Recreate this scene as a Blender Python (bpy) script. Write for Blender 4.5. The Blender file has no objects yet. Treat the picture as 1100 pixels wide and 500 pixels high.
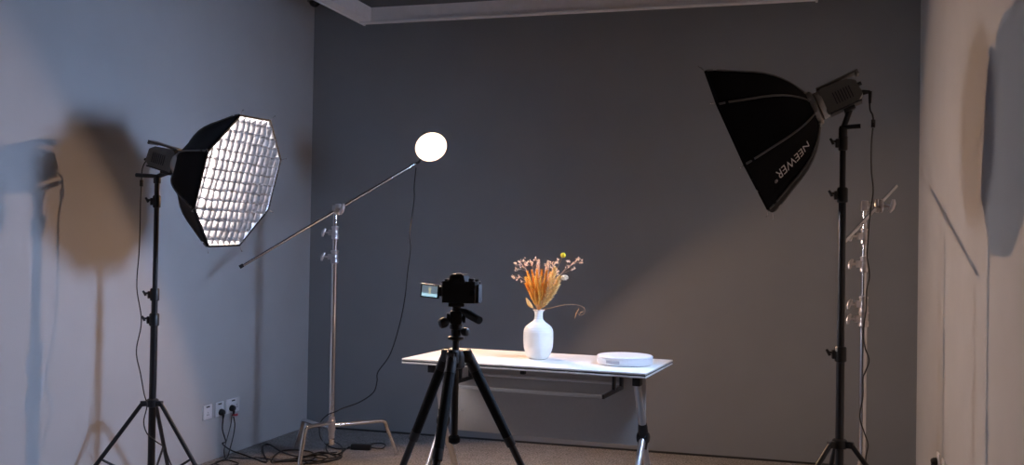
import bpy, bmesh, math, random
from mathutils import Vector, Matrix

scene = bpy.context.scene
C = scene.collection
random.seed(7)
V = Vector
PI = math.pi

# ------------------------------------------------------------------ camera, world, exposure
cam_data = bpy.data.cameras.new('camera')
cam = bpy.data.objects.new('camera', cam_data)
C.objects.link(cam)
CAM_R = V((0.9587252, 0.2838714, 0.0162162)); CAM_U = V((-0.0116331, -0.0178236, 0.9997735)); CAM_W = V((-0.2840961, 0.9586967, 0.0137856))
m = Matrix.Identity(4)
for i in range(3):
    m[i][0] = CAM_R[i]; m[i][1] = CAM_U[i]; m[i][2] = -CAM_W[i]
m[0][3], m[1][3], m[2][3] = 0.0, 0.0, 1.3
cam.matrix_world = m
cam_data.sensor_fit = 'HORIZONTAL'; cam_data.sensor_width = 36.0
cam_data.lens = 36.0 * 1069.222 / 1100.0
cam_data.clip_start = 0.05
scene.camera = cam

world = bpy.data.worlds.new('world'); scene.world = world
world.use_nodes = True
world.node_tree.nodes['Background'].inputs[0].default_value = (0.5, 0.55, 0.65, 1)
world.node_tree.nodes['Background'].inputs[1].default_value = 0.0
scene.view_settings.view_transform = 'Standard'
scene.view_settings.look = 'None'
scene.view_settings.gamma = 1.0
scene.view_settings.use_curve_mapping = False
scene.view_settings.exposure = 0.0
# the three lamps of the place: strengths and colours of what glows inside them
KEY_SOFT = (84.0, (0.70, 1.00, 1.60))     # softbox on the right
GRID_SOFT = (48.0, (1.07, 0.97, 0.98))     # softbox on the left
SPOT = (8800.0, (1.47, 0.90, 0.55))        # round lamp on the boom

# ------------------------------------------------------------------ materials
def mat(name, col, rough=0.5, metal=0.0, noise=0.0, nscale=40.0, bump=0.0, bscale=200.0, spec=0.5, coat=0.0, trans=0.0):
    M = bpy.data.materials.new(name); M.use_nodes = True
    nt = M.node_tree; b = nt.nodes['Principled BSDF']
    b.inputs['Base Color'].default_value = (*col, 1)
    b.inputs['Roughness'].default_value = rough
    b.inputs['Metallic'].default_value = metal
    b.inputs['Specular IOR Level'].default_value = spec
    b.inputs['Coat Weight'].default_value = coat
    tc = nt.nodes.new('ShaderNodeTexCoord')
    if noise > 0:
        n = nt.nodes.new('ShaderNodeTexNoise'); n.inputs['Scale'].default_value = nscale; n.inputs['Detail'].default_value = 4
        nt.links.new(tc.outputs['Object'], n.inputs['Vector'])
        r = nt.nodes.new('ShaderNodeValToRGB')
        lo = [c * (1 - noise) for c in col]; hi = [min(1, c * (1 + noise)) for c in col]
        r.color_ramp.elements[0].position = 0.3; r.color_ramp.elements[1].position = 0.7
        r.color_ramp.elements[0].color = (*lo, 1); r.color_ramp.elements[1].color = (*hi, 1)
        nt.links.new(n.outputs['Fac'], r.inputs['Fac']); nt.links.new(r.outputs['Color'], b.inputs['Base Color'])
    if bump > 0:
        n2 = nt.nodes.new('ShaderNodeTexNoise'); n2.inputs['Scale'].default_value = bscale; n2.inputs['Detail'].default_value = 3
        nt.links.new(tc.outputs['Object'], n2.inputs['Vector'])
        bp = nt.nodes.new('ShaderNodeBump'); bp.inputs['Strength'].default_value = bump; bp.inputs['Distance'].default_value = 0.002
        nt.links.new(n2.outputs['Fac'], bp.inputs['Height']); nt.links.new(bp.outputs['Normal'], b.inputs['Normal'])
    return M

def emit(name, col, strength):
    M = bpy.data.materials.new(name); M.use_nodes = True
    b = M.node_tree.nodes['Principled BSDF']
    b.inputs['Base Color'].default_value = (0.8, 0.8, 0.8, 1)
    b.inputs['Roughness'].default_value = 0.9
    b.inputs['Emission Color'].default_value = (*col, 1)
    b.inputs['Emission Strength'].default_value = strength
    return M

PAINT = mat('wall_paint', (0.50, 0.498, 0.50), 0.85, noise=0.03, nscale=3, bump=0.25, bscale=260, spec=0.2)
DARKPAINT = mat('plain_wall_paint', (0.32, 0.318, 0.32), 0.9, noise=0.03, nscale=3, spec=0.2)
FEATURE = mat('darker_wall_paint', (0.285, 0.290, 0.298), 0.85, noise=0.03, nscale=3, bump=0.25, bscale=260, spec=0.2)
CEILM = mat('ceiling_paint', (0.05, 0.05, 0.052), 0.9, noise=0.05, nscale=5, spec=0.2)
SHADOWLINE = mat('shadow_line_dark', (0.03, 0.03, 0.032), 0.6)  # near-black colour of the painted shadow line below the back wall
BLACKP = mat('black_plastic', (0.012, 0.012, 0.013), 0.42, noise=0.1, nscale=60)
BLACKM = mat('black_metal', (0.014, 0.014, 0.016), 0.32, spec=0.6)
RUBBER = mat('black_rubber', (0.008, 0.008, 0.008), 0.75, bump=0.3, bscale=400, spec=0.25)
FABRIC = mat('black_nylon', (0.006, 0.006, 0.008), 0.6, noise=0.2, nscale=300, bump=0.3, bscale=500, spec=0.08)
TAPE = mat('rib_sleeve', (0.15, 0.148, 0.148), 0.55, noise=0.1, nscale=200)
LINING = mat('silver_lining', (0.75, 0.76, 0.78), 0.45, metal=0.6)
GRIDM = mat('grid_cloth', (0.27, 0.255, 0.25), 0.9, noise=0.25, nscale=30, spec=0.1)
CHROME = mat('chrome', (0.80, 0.78, 0.78), 0.17, metal=1.0)
CAST = mat('cast_metal', (0.66, 0.62, 0.62), 0.38, metal=0.85, noise=0.08, nscale=90)
HEADM = mat('lamp_housing', (0.15, 0.145, 0.13), 0.45, noise=0.06, nscale=80)
RINGM = mat('ring_metal', (0.42, 0.41, 0.40), 0.35, metal=0.9)
WHITEL = mat('white_laminate', (0.80, 0.78, 0.74), 0.35, noise=0.015, nscale=25)
WHITEM = mat('white_powder_coat', (0.62, 0.61, 0.60), 0.4, noise=0.02, nscale=40)
SILVERT = mat('silver_tube', (0.62, 0.62, 0.63), 0.33, metal=0.75)
PANELM = mat('modesty_sheet', (0.46, 0.44, 0.42), 0.5, noise=0.02, nscale=60)
CERAM = mat('white_ceramic', (0.80, 0.775, 0.73), 0.30, noise=0.02, nscale=30, coat=0.15)
WPLAST = mat('white_plastic', (0.80, 0.80, 0.82), 0.32)
GREYP = mat('grey_plastic', (0.42, 0.42, 0.46), 0.4)
SOCKM = mat('socket_plastic', (0.82, 0.82, 0.84), 0.35)
DARKP = mat('dark_plastic', (0.03, 0.03, 0.035), 0.5)
REDT = mat('red_tag', (0.45, 0.03, 0.05), 0.5)
CORD = mat('cord_rubber', (0.012, 0.012, 0.013), 0.5)
RAILM = mat('rail_paint', (0.92, 0.88, 0.86), 0.55, noise=0.03, nscale=20)
RAILE = mat('rail_edge', (0.8, 0.78, 0.77), 0.4)
GLASSY = mat('dark_dome', (0.008, 0.008, 0.009), 0.08)
WHEAT = mat('dried_orange', (1.0, 0.46, 0.085), 0.8, noise=0.3, nscale=140)
WHEAT2 = mat('dried_amber', (1.0, 0.58, 0.16), 0.8, noise=0.3, nscale=140)
CREAM = mat('dried_cream', (1.0, 0.69, 0.33), 0.85, noise=0.2, nscale=120)
STRAW = mat('straw_stem', (0.8, 0.55, 0.26), 0.8, noise=0.2, nscale=100)
PINK = mat('dried_pink', (1.0, 0.70, 0.55), 0.85, noise=0.25, nscale=160)
FLUFF = mat('fluff_white', (1.0, 0.90, 0.80), 0.9, noise=0.15, nscale=120)
YELLOW = mat('billy_yellow', (0.80, 0.60, 0.04), 0.8, noise=0.25, nscale=300)
LOGOM = mat('logo_print', (0.85, 0.82, 0.80), 0.6)

def translucent(M, amount):
    """thin dried petals and husks let part of the light through"""
    nt = M.node_tree; b = nt.nodes['Principled BSDF']; out = nt.nodes['Material Output']
    t = nt.nodes.new('ShaderNodeBsdfTranslucent'); mx = nt.nodes.new('ShaderNodeMixShader'); mx.inputs[0].default_value = amount
    src = b.inputs['Base Color'].links
    if src: nt.links.new(src[0].from_socket, t.inputs['Color'])
    else: t.inputs['Color'].default_value = b.inputs['Base Color'].default_value
    nt.links.new(b.outputs[0], mx.inputs[1]); nt.links.new(t.outputs[0], mx.inputs[2]); nt.links.new(mx.outputs[0], out.inputs['Surface'])
for M_ in (WHEAT, WHEAT2, CREAM, PINK, FLUFF, STRAW): translucent(M_, 0.6)

def carpet_mat():
    M = bpy.data.materials.new('carpet'); M.use_nodes = True
    nt = M.node_tree; b = nt.nodes['Principled BSDF']; L = nt.links
    tc = nt.nodes.new('ShaderNodeTexCoord')
    n1 = nt.nodes.new('ShaderNodeTexNoise'); n1.inputs['Scale'].default_value = 85; n1.inputs['Detail'].default_value = 6
    n2 = nt.nodes.new('ShaderNodeTexNoise'); n2.inputs['Scale'].default_value = 14; n2.inputs['Detail'].default_value = 3
    w = nt.nodes.new('ShaderNodeTexWave'); w.inputs['Scale'].default_value = 70; w.inputs['Distortion'].default_value = 6; w.inputs['Detail'].default_value = 3
    for n in (n1, n2, w): L.new(tc.outputs['Object'], n.inputs['Vector'])
    mx = nt.nodes.new('ShaderNodeMath'); mx.operation = 'MULTIPLY_ADD'; mx.inputs[1].default_value = 0.35
    L.new(w.outputs['Fac'], mx.inputs[0]); L.new(n1.outputs['Fac'], mx.inputs[2])
    mx2 = nt.nodes.new('ShaderNodeMath'); mx2.operation = 'MULTIPLY_ADD'; mx2.inputs[1].default_value = 0.25
    L.new(n2.outputs['Fac'], mx2.inputs[0]); L.new(mx.outputs[0], mx2.inputs[2])
    r = nt.nodes.new('ShaderNodeValToRGB')
    r.color_ramp.elements[0].position = 0.5; r.color_ramp.elements[0].color = (0.055, 0.053, 0.055, 1)
    r.color_ramp.elements[1].position = 1.0; r.color_ramp.elements[1].color = (0.46, 0.44, 0.43, 1)
    L.new(mx2.outputs[0], r.inputs['Fac']); L.new(r.outputs['Color'], b.inputs['Base Color'])
    b.inputs['Roughness'].default_value = 0.95; b.inputs['Specular IOR Level'].default_value = 0.1
    bp = nt.nodes.new('ShaderNodeBump'); bp.inputs['Strength'].default_value = 0.6; bp.inputs['Distance'].default_value = 0.006
    L.new(mx2.outputs[0], bp.inputs['Height']); L.new(bp.outputs['Normal'], b.inputs['Normal'])
    return M
CARPET = carpet_mat()

# ------------------------------------------------------------------ mesh helpers
def root_of(o):
    while o.parent: o = o.parent
    return o

def frame_of(d, up=V((0, 0, 1))):
    d = V(d).normalized()
    s = d.cross(up)
    if s.length < 1e-5: s = V((1, 0, 0))
    s.normalize(); t = s.cross(d).normalized()
    return d, s, t

class MB:
    def __init__(self): self.v = []; self.f = []
    def add(self, verts, faces, M=None):
        o = len(self.v)
        self.v += [(M @ V(p)) if M is not None else V(p) for p in verts]
        self.f += [tuple(o + i for i in f) for f in faces]
        return self
    def box(self, c, s, R=None, bevel=0.0):
        """box centred at c, full sizes s, optional 3x3 rotation, chamfered edges"""
        bm = bmesh.new(); bmesh.ops.create_cube(bm, size=1.0)
        for v in bm.verts: v.co = V((v.co.x * s[0], v.co.y * s[1], v.co.z * s[2]))
        if bevel > 0: bmesh.ops.bevel(bm, geom=list(bm.edges), offset=bevel, segments=2, affect='EDGES', profile=0.5)
        bm.verts.index_update()
        vs = [v.co.copy() for v in bm.verts]; fs = [[v.index for v in f.verts] for f in bm.faces]
        bm.free()
        if R is not None: vs = [R @ v for v in vs]
        return self.add([v + V(c) for v in vs], fs)
    def tube(self, path, r, n=12, caps=True, smooth_path=0, flat=1.0):
        P = [V(p) for p in path]
        if smooth_path: P = spline(P, smooth_path)
        k = len(P); rad = r if isinstance(r, (list, tuple)) else [r] * k
        if len(rad) != k: rad = [rad[0] + (rad[-1] - rad[0]) * i / (k - 1) for i in range(k)]
        d0 = (P[1] - P[0]).normalized(); _, s, t = frame_of(d0)
        vs, fs = [], []
        for i in range(k):
            a = P[max(i - 1, 0)]; b = P[min(i + 1, k - 1)]
            d = (b - a).normalized() if (b - a).length > 1e-9 else d0
            s = (s - d * s.dot(d)); s = s.normalized() if s.length > 1e-6 else frame_of(d)[1]
            t = s.cross(d).normalized()
            for j in range(n):
                q = 2 * PI * j / n
                vs.append(P[i] + s * (math.cos(q) * rad[i]) + t * (math.sin(q) * rad[i] * flat))
        for i in range(k - 1):
            for j in range(n):
                fs.append((i * n + j, i * n + (j + 1) % n, (i + 1) * n + (j + 1) % n, (i + 1) * n + j))
        if caps: fs += [tuple(range(n - 1, -1, -1)), tuple((k - 1) * n + j for j in range(n))]
        return self.add(vs, fs)
    def lathe(self, prof, c=(0, 0, 0), axis=(0, 0, 1), n=32, caps=True):
        """prof: list of (radius, height along axis)"""
        d, s, t = frame_of(axis, V((0, 1, 0)) if abs(V(axis).normalized().z) > 0.9 else V((0, 0, 1)))
        vs, fs = [], []; k = len(prof)
        for (r, h) in prof:
            for j in range(n):
                q = 2 * PI * j / n
                vs.append(V(c) + d * h + s * (r * math.cos(q)) + t * (r * math.sin(q)))
        for i in range(k - 1):
            for j in range(n):
                fs.append((i * n + j, i * n + (j + 1) % n, (i + 1) * n + (j + 1) % n, (i + 1) * n + j))
        if caps: fs += [tuple(range(n - 1, -1, -1)), tuple((k - 1) * n + j for j in range(n))]
        return self.add(vs, fs)
    def ball(self, c, r, n=10, m_=7, R=None):
        r3 = r if isinstance(r, (list, tuple)) else (r, r, r)
        vs = [V((0, 0, -1))]; fs = []
        for i in range(1, m_):
            a = -PI / 2 + PI * i / m_
            for j in range(n): vs.append(V((math.cos(a) * math.cos(2 * PI * j / n), math.cos(a) * math.sin(2 * PI * j / n), math.sin(a))))
        vs.append(V((0, 0, 1)))
        for j in range(n):
            fs.append((0, 1 + (j + 1) % n, 1 + j))
            fs.append((len(vs) - 1, 1 + (m_ - 2) * n + j, 1 + (m_ - 2) * n + (j + 1) % n))
        for i in range(m_ - 2):
            for j in range(n):
                fs.append((1 + i * n + j, 1 + i * n + (j + 1) % n, 1 + (i + 1) * n + (j + 1) % n, 1 + (i + 1) * n + j))
        vs = [V((p.x * r3[0], p.y * r3[1], p.z * r3[2])) for p in vs]
        if R is not None: vs = [R @ p for p in vs]
        return self.add([p + V(c) for p in vs], fs)
    def prism(self, outline, d):
        """closed outline (list of points), extruded by vector d"""
        n = len(outline); a = [V(p) for p in outline]; b = [p + V(d) for p in a]
        return self.add(a + b, [tuple(range(n - 1, -1, -1)), tuple(range(n, 2 * n))] + [(i, (i + 1) % n, n + (i + 1) % n, n + i) for i in range(n)])
    def build(self, name, material, parent=None, local=False, angle=38, solid=0.0):
        me = bpy.data.meshes.new(name)
        off = V((0, 0, 0))
        if parent is not None and not local: off = root_of(parent).location
        me.from_pydata([tuple(V(p) - off) for p in self.v], [], self.f)
        mats = material if isinstance(material, (list, tuple)) else [material]
        for mm in mats: me.materials.append(mm)
        bm = bmesh.new(); bm.from_mesh(me)
        bmesh.ops.recalc_face_normals(bm, faces=list(bm.faces)); bm.to_mesh(me); bm.free()
        me.polygons.foreach_set('use_smooth', [True] * len(me.polygons))
        me.set_sharp_from_angle(angle=math.radians(angle))
        me.update()
        o = bpy.data.objects.new(name, me); C.objects.link(o)
        if parent is not None: o.parent = parent
        if solid:
            md = o.modifiers.new('thickness', 'SOLIDIFY'); md.thickness = solid; md.offset = 0
        return o

def spline(P, k):
    """Catmull-Rom through P with k steps per span"""
    out = []
    Q = [P[0] * 2 - P[1]] + P + [P[-1] * 2 - P[-2]]
    for i in range(1, len(Q) - 2):
        for s in range(k):
            t = s / k; a, b, c, d = Q[i - 1], Q[i], Q[i + 1], Q[i + 2]
            out.append(0.5 * ((2 * b) + (c - a) * t + (2 * a - 5 * b + 4 * c - d) * t * t + (3 * b - a - 3 * c + d) * t ** 3))
    out.append(P[-1].copy())
    return out

def tag(o, label, cat, group=None):
    o['label'] = label; o['category'] = cat
    if group: o['group'] = group
    return o

def thing(name, label, cat, loc=(0, 0, 0), rz=0.0, group=None):
    o = bpy.data.objects.new(name, None); C.objects.link(o)
    o.empty_display_size = 0.05
    o.location = loc; o.rotation_euler = (0, 0, rz)
    return tag(o, label, cat, group)

def struct(name, mb, material):
    o = mb.build(name, material); o['kind'] = 'structure'; return o

# ------------------------------------------------------------------ the room
XL, XR, YB, YF, ZC = -3.375, 0.635, 6.358, -1.7, 3.02
struct('floor', MB().box(((XL + XR) / 2, (YB + YF) / 2, -0.05), (XR - XL + 0.4, YB - YF + 0.4, 0.1)), CARPET)
struct('wall_back', MB().box(((XL + XR) / 2, YB + 0.1, ZC / 2), (XR - XL + 0.4, 0.2, ZC)), FEATURE)
struct('wall_left', MB().box((XL - 0.1, (YB + YF) / 2, ZC / 2), (0.2, YB - YF, ZC)), PAINT)
struct('wall_right', MB().box((XR + 0.1, (YB + YF) / 2, ZC / 2), (0.2, YB - YF, ZC)), PAINT)
struct('wall_front', MB().box(((XL + XR) / 2, YF - 0.1, ZC / 2), (XR - XL + 0.4, 0.2, ZC)), DARKPAINT)
struct('ceiling', MB().box(((XL + XR) / 2, (YB + YF) / 2, ZC + 0.05), (XR - XL + 0.4, YB - YF + 0.4, 0.1)), CEILM)
struct('shadow_line_back', MB().box(((XL + XR) / 2, YB - 0.003, 0.006), (XR - XL - 0.02, 0.006, 0.012)), SHADOWLINE)  # thin dark strip standing in for the shadow gap between wall and carpet
# ------------------------------------------------------------------ softboxes
PROFILE = [(0.0, 1.0), (0.04, 0.992), (0.14, 0.945), (0.27, 0.872), (0.40, 0.80), (0.52, 0.735), (0.63, 0.665), (0.73, 0.585), (0.82, 0.49), (0.89, 0.395), (0.94, 0.31), (0.98, 0.23), (1.0, 0.185)]

def softbox(label, c, n, R, depth, phase, glow, gdep=0.046):
    """octagonal softbox: c rim centre, n direction it faces, phase angle of the first rib"""
    c, n = V(c), V(n).normalized()
    e1 = V((-n.y, n.x, 0)).normalized(); e2 = n.cross(e1)
    root = thing('octagonal_softbox', label, 'softbox', c)
    def rad(th): return e1 * math.cos(th) + e2 * math.sin(th)
    def pt(a, r, th, off=0.0): return c - n * (a * depth) + rad(th) * (r * R + off)
    ang = [phase - k * PI / 4 for k in range(8)]
    # outer fabric: eight panels, each bulging a little between its ribs
    def skin(inset, bulge):
        vs, fs = [], []; sub = 6
        cols = 8 * sub
        for (a, r) in PROFILE:
            for k in range(8):
                for s in range(sub):
                    v = s / sub
                    p = pt(a, r, ang[k], -inset) * (1 - v) + pt(a, r, ang[(k + 1) % 8], -inset) * v
                    mid = (ang[k] - PI / 8)
                    p -= rad(mid) * (bulge * R * 4 * v * (1 - v) * math.sin(PI * min(a * 1.1, 1)))
                    vs.append(p)
        for i in range(len(PROFILE) - 1):
            for j in range(cols):
                fs.append((i * cols + j, i * cols + (j + 1) % cols, (i + 1) * cols + (j + 1) % cols, (i + 1) * cols + j))
        mb = MB(); mb.add(vs, fs); return mb
    shell = skin(0.0, 0.018).build('shell', FABRIC, root, angle=60, solid=0.0016)
    skin(0.006, 0.018).build('inner_lining', LINING, root, angle=60, solid=0.0008)
    # rim band
    band = MB()
    for k in range(8):
        a, b = ang[k], ang[(k + 1) % 8]
        quad = [pt(-0.006, 1.0, a, 0.002), pt(-0.006, 1.0, b, 0.002), pt(-0.006, 1.0, b, -0.007), pt(-0.006, 1.0, a, -0.007)]
        band.prism(quad, -n * 0.012)
    band.build('rim_band', FABRIC, root)
    for k in range(8):
        rb = MB(); pa = [pt(a, r, ang[k], 0.002) for (a, r) in PROFILE[1:]]
        rb.tube(pa[1:], 0.0062, 8, flat=0.7); rb.tube([pt(0.03, 0.995, ang[k], 0.002), pt(0.10, 0.965, ang[k], 0.002)], 0.0062, 8, flat=0.7)
        rib = rb.build('rib', TAPE, root)
        tp = MB(); p0 = pt(0.0, 1.0, ang[k]); tp.tube([p0, p0 + rad(ang[k]) * 0.02 + n * 0.006, p0 + rad(ang[k]) * 0.028 + n * 0.012], 0.0016, 6)
        tp.ball(p0 + rad(ang[k]) * 0.028 + n * 0.012, 0.0035, 8, 5); tp.build('rib_tip', CHROME, rib)
    # glowing front cloth
    dd = gdep + 0.004
    g = MB(); q = [c - n * dd + rad(a) * (R * 0.915) for a in ang]
    g.prism(q, -n * 0.003); g.build('diffuser', emit('diffuser_glow', glow[1], glow[0]), root)
    # square celled cloth grid, loosely hung across the front
    cell = 0.0485; half = R * math.cos(PI / 8) - 0.007
    rnd = random.Random(3); N = int(half / cell) + 1; wobs = {}
    def wob(i, j):
        if (i, j) not in wobs: wobs[(i, j)] = (rnd.uniform(-0.006, 0.006), rnd.uniform(-0.0045, 0.0045), rnd.uniform(-0.006, 0.006))
        return wobs[(i, j)]
    def clip(p, q):
        """part of the segment p-q inside the octagon, as parameters"""
        t0, t1 = 0.0, 1.0
        for a in ang:
            m_ = a - PI / 8; dp = p[0] * math.cos(m_) + p[1] * math.sin(m_) - half; dq = q[0] * math.cos(m_) + q[1] * math.sin(m_) - half
            if dp > 0 and dq > 0: return None
            if dp > 0: t0 = max(t0, dp / (dp - dq))
            elif dq > 0: t1 = min(t1, dp / (dp - dq))
        return (t0, t1) if t1 - t0 > 0.05 else None
    gm = MB()
    def strip(i0, j0, i1, j1):
        tt = clip((i0 * cell, j0 * cell), (i1 * cell, j1 * cell))
        if not tt: return
        a, b = wob(i0, j0), wob(i1, j1); vs = []
        for s in range(5):
            v = tt[0] + (tt[1] - tt[0]) * s / 4
            for t in (0.0, 0.5, 1.0):
                edge = max(0.0, 1 - max(abs((i0 * (1 - v) + i1 * v)), abs((j0 * (1 - v) + j1 * v))) * cell / half)
                k = t * min(1.0, edge * 5)
                u_ = (i0 * (1 - v) + i1 * v) * cell + (a[0] * (1 - v) + b[0] * v) * k + 0.012 * k * t
                w_ = (j0 * (1 - v) + j1 * v) * cell + (a[1] * (1 - v) + b[1] * v) * k - 0.004 * k * t
                puff = 0.006 * math.sin(PI * v) * math.sin(PI * t * 0.8)
                if i0 == i1: u_ += puff
                else: w_ += puff * 0.7
                h_ = (a[2] * (1 - v) + b[2] * v) * k * 0.5
                f_ = 1 - 0.085 * (1 - t); vs.append(c - n * (gdep - gdep * t - h_) + e1 * u_ * f_ + e2 * w_ * f_)
        gm.add(vs, [(s * 3 + t, s * 3 + t + 1, s * 3 + t + 4, s * 3 + t + 3) for s in range(4) for t in range(2)])
    for i in range(-N - 1, N + 2):
        for j in range(-N - 1, N + 2):
            strip(i, j, i + 1, j); strip(i, j, i, j + 1)
    gr = gm.build('front_grid', GRIDM, root, angle=60, solid=0.0012)
    gr['label'] = 'square celled cloth grid fixed across the front'
    # speed ring at the back
    sr = MB(); r0 = PROFILE[-1][1] * R
    sr.lathe([(r0 + 0.004, 0.012), (r0 + 0.010, 0.0), (r0 + 0.010, -0.014), (r0 - 0.004, -0.020), (0.0005, -0.020), (0.0005, -0.017), (r0 - 0.02, -0.017), (r0 - 0.02, 0.012)], c - n * depth, n, 40, caps=False)
    ring = sr.build('speed_ring', RINGM, root)
    for k in range(8):
        kb = MB(); ctr = c - n * (depth - 0.004) + rad(ang[k]) * (r0 + 0.012)
        kb.box(ctr, (0.016, 0.014, 0.012), Matrix((n, rad(ang[k]), n.cross(rad(ang[k])))).transposed(), 0.002); kb.build('rib_clip', RINGM, ring)
    return root, pt, ang, shell

def to_rot(x, z):
    x = V(x).normalized(); y = V(z).cross(x).normalized(); z2 = x.cross(y)
    return Matrix((x, y, z2)).transposed()

def lamp_head(label, start, axis, pivot_t, pole_top, length=0.168):
    """box lamp whose front sits at start and which runs back along axis"""
    a = V(axis).normalized(); start = V(start)
    R = to_rot(a, (0, 0, 1)); up = R @ V((0, 0, 1)); sd = R @ V((0, 1, 0))
    root = thing('studio_lamp', label, 'studio lamp', start)
    def at(x, y, z): return start + a * x + sd * y + up * z
    # housing: side outline, extruded across
    body = MB(); w = 0.092
    ol = [(0.022, -0.052), (0.022, 0.05), (0.04, 0.058), (length - 0.03, 0.05), (length, 0.03), (length + 0.004, -0.03), (length - 0.02, -0.05), (0.05, -0.056)]
    body.prism([at(x, -w / 2, z) for x, z in ol], sd * w)
    body.build('housing', HEADM, root)
    col = MB(); col.lathe([(0.052, 0.0), (0.058, 0.004), (0.058, 0.018), (0.054, 0.026)], start, a, 32); col.build('mount_collar', RINGM, root)
    tp = MB(); tp.box(at(0.105, 0, 0.0645), (0.17, 0.075, 0.009), R, 0.003); tp.box(at(length + 0.018, 0, 0.06), (0.014, 0.075, 0.02), R, 0.003); tp.build('top_plate', HEADM, root)
    for s in (-1, 1):
        vt = MB()
        for k in range(7): vt.box(at(0.07 + k * 0.011, s * (w / 2 + 0.0006), -0.004), (0.004, 0.003, 0.05), R)
        vt.build('vent', DARKP, root)
    bd = MB(); bd.box(at(0.095, 0, -0.053), (0.13, w + 0.003, 0.006), R, 0.001); bd.build('base_trim', DARKP, root)
    kn = MB(); kn.lathe([(0.008, 0), (0.008, 0.012), (0.0075, 0.014)], at(length + 0.002, -0.02, 0.012), a, 14); kn.build('dial', BLACKP, root)
    sk = MB(); sk.lathe([(0.010, -0.006), (0.011, 0.006), (0.009, 0.016), (0.006, 0.032)], at(length + 0.004, 0.012, -0.02), a - up * 0.35, 14); sk.build('power_socket', BLACKP, root)
    # tilt bracket onto the stand
    pv = at(pivot_t, 0, -0.055); pt_ = V(pole_top)
    br = MB(); br.box(pv - up * 0.006, (0.046, 0.04, 0.018), R, 0.003)
    br.tube([pv - up * 0.01, pt_ + V((0, 0, 0.028))], 0.012, 12)
    br.lathe([(0.0165, 0), (0.018, 0.006), (0.018, 0.036), (0.0145, 0.042)], pt_ - V((0, 0, 0.006)), (0, 0, 1), 18)
    bk = br.build('tilt_bracket', BLACKM, root)
    return root, at, pt_, sd, up, bk

def light_stand(label, x, y, top, hub, feet, collars, knob_dir, r=(0.0175, 0.0155, 0.0125)):
    root = thing('light_stand', label, 'light stand', (x, y, 0))
    zs = [0.10] + sorted(collars) + [top]
    for i in range(len(zs) - 1):
        rr = r[min(i, 2)]
        MB().tube([(x, y, zs[i] - (0.03 if i else 0)), (x, y, zs[i + 1])], rr, 20).build('pole_section', BLACKM, root)
    kd = V(knob_dir).normalized()
    for i, z in enumerate(sorted(collars)):
        rr = r[min(i, 2)]
        cm = MB(); cm.lathe([(rr + 0.003, -0.034), (rr + 0.0065, -0.03), (rr + 0.0065, 0.022), (rr + 0.003, 0.028), (rr - 0.002, 0.028)], (x, y, z), (0, 0, 1), 20)
        cm.box(V((x, y, z - 0.004)) + kd * (rr + 0.008), (0.02, 0.018, 0.036), to_rot(kd, (0, 0, 1)), 0.003)
        cl = cm.build('collar', BLACKP, root)
        km = MB(); b0 = V((x, y, z + 0.004)) + kd * (rr + 0.014)
        km.tube([b0, b0 + kd * 0.014], 0.005, 10); km.tube([b0 + kd * 0.012 + V((0, 0, -0.012)), b0 + kd * 0.018, b0 + kd * 0.026 + V((0, 0, 0.012))], [0.006, 0.0065, 0.005], 8)
        km.build('knob', BLACKP, cl)
    hm = MB(); hm.lathe([(r[0] + 0.002, -0.022), (r[0] + 0.012, -0.018), (r[0] + 0.012, 0.014), (r[0] + 0.004, 0.02)], (x, y, hub), (0, 0, 1), 20)
    for fx, fy in feet:
        d = V((fx - x, fy - y, 0)).normalized(); hm.box(V((x, y, hub - 0.002)) + d * (r[0] + 0.022), (0.034, 0.022, 0.026), to_rot(d, (0, 0, 1)), 0.003)
    hm.build('hub', BLACKP, root)
    lz = 0.12
    lh = MB(); lh.lathe([(r[0] + 0.002, -0.03), (r[0] + 0.010, -0.026), (r[0] + 0.010, 0.016), (r[0] + 0.002, 0.02)], (x, y, lz), (0, 0, 1), 20); lh.build('lower_hub', BLACKP, root)
    for fx, fy in feet:
        d = V((fx - x, fy - y, 0)).normalized()
        p0 = V((x, y, hub - 0.004)) + d * (r[0] + 0.032); p1 = V((fx, fy, 0.016))
        lm = MB(); lm.tube([p0, p1], 0.0105, 12); lg = lm.build('leg', BLACKM, root)
        fm = MB(); dd = (p1 - p0).normalized(); fm.tube([p1 - dd * 0.035, p1 - dd * 0.002], 0.0135, 12); fm.ball(p1, (0.0145, 0.0145, 0.0155)); fm.build('rubber_foot', RUBBER, lg)
        mid = p0.lerp(p1, 0.52); bm_ = MB(); bm_.tube([V((x, y, lz)) + d * (r[0] + 0.006), mid], 0.006, 8); bm_.build('brace', BLACKM, root)
    return root

# left softbox, lamp and stand
CL = V((-2.603, 4.193, 1.584)); NL = V((0.963, 0.001, -0.266)).normalized(); RL = 0.345
DL = 0.318
softbox('open octagonal softbox with glowing cloth grid, on the tripod stand by the left wall', CL, NL, RL, DL, math.radians(114.3), GRID_SOFT)
START_L = CL - NL * (DL + 0.0203)
PLX = (-3.0664, 4.1930, 1.2933)[0]
PTL = V((PLX, 4.193, (-3.0603, 4.1930, 1.5863)[2]))
headL, atL, _, _, _, bkL = lamp_head('grey box lamp behind the grid softbox near the left wall', START_L, -NL, 0.072, PTL)
hm = MB(); hp = V(PTL) + V((0.0, 0, 0.03)); hm.tube([hp + V((0.02, -0.01, 0)), hp + V((-0.02, -0.012, 0.0)), hp + V((-0.10, -0.03, 0.004))], [0.006, 0.010, 0.0105], 12); hm.build('tilt_handle', BLACKP, bkL)
def feet(x, y, rho, phis):
    out = []
    for p_ in phis:
        q = math.radians(p_); d = V((CAM_R.x, CAM_R.y, 0)).normalized() * math.sin(q) - V((CAM_W.x, CAM_W.y, 0)).normalized() * math.cos(q)
        out.append((x + d.x * rho, y + d.y * rho))
    return out
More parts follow.
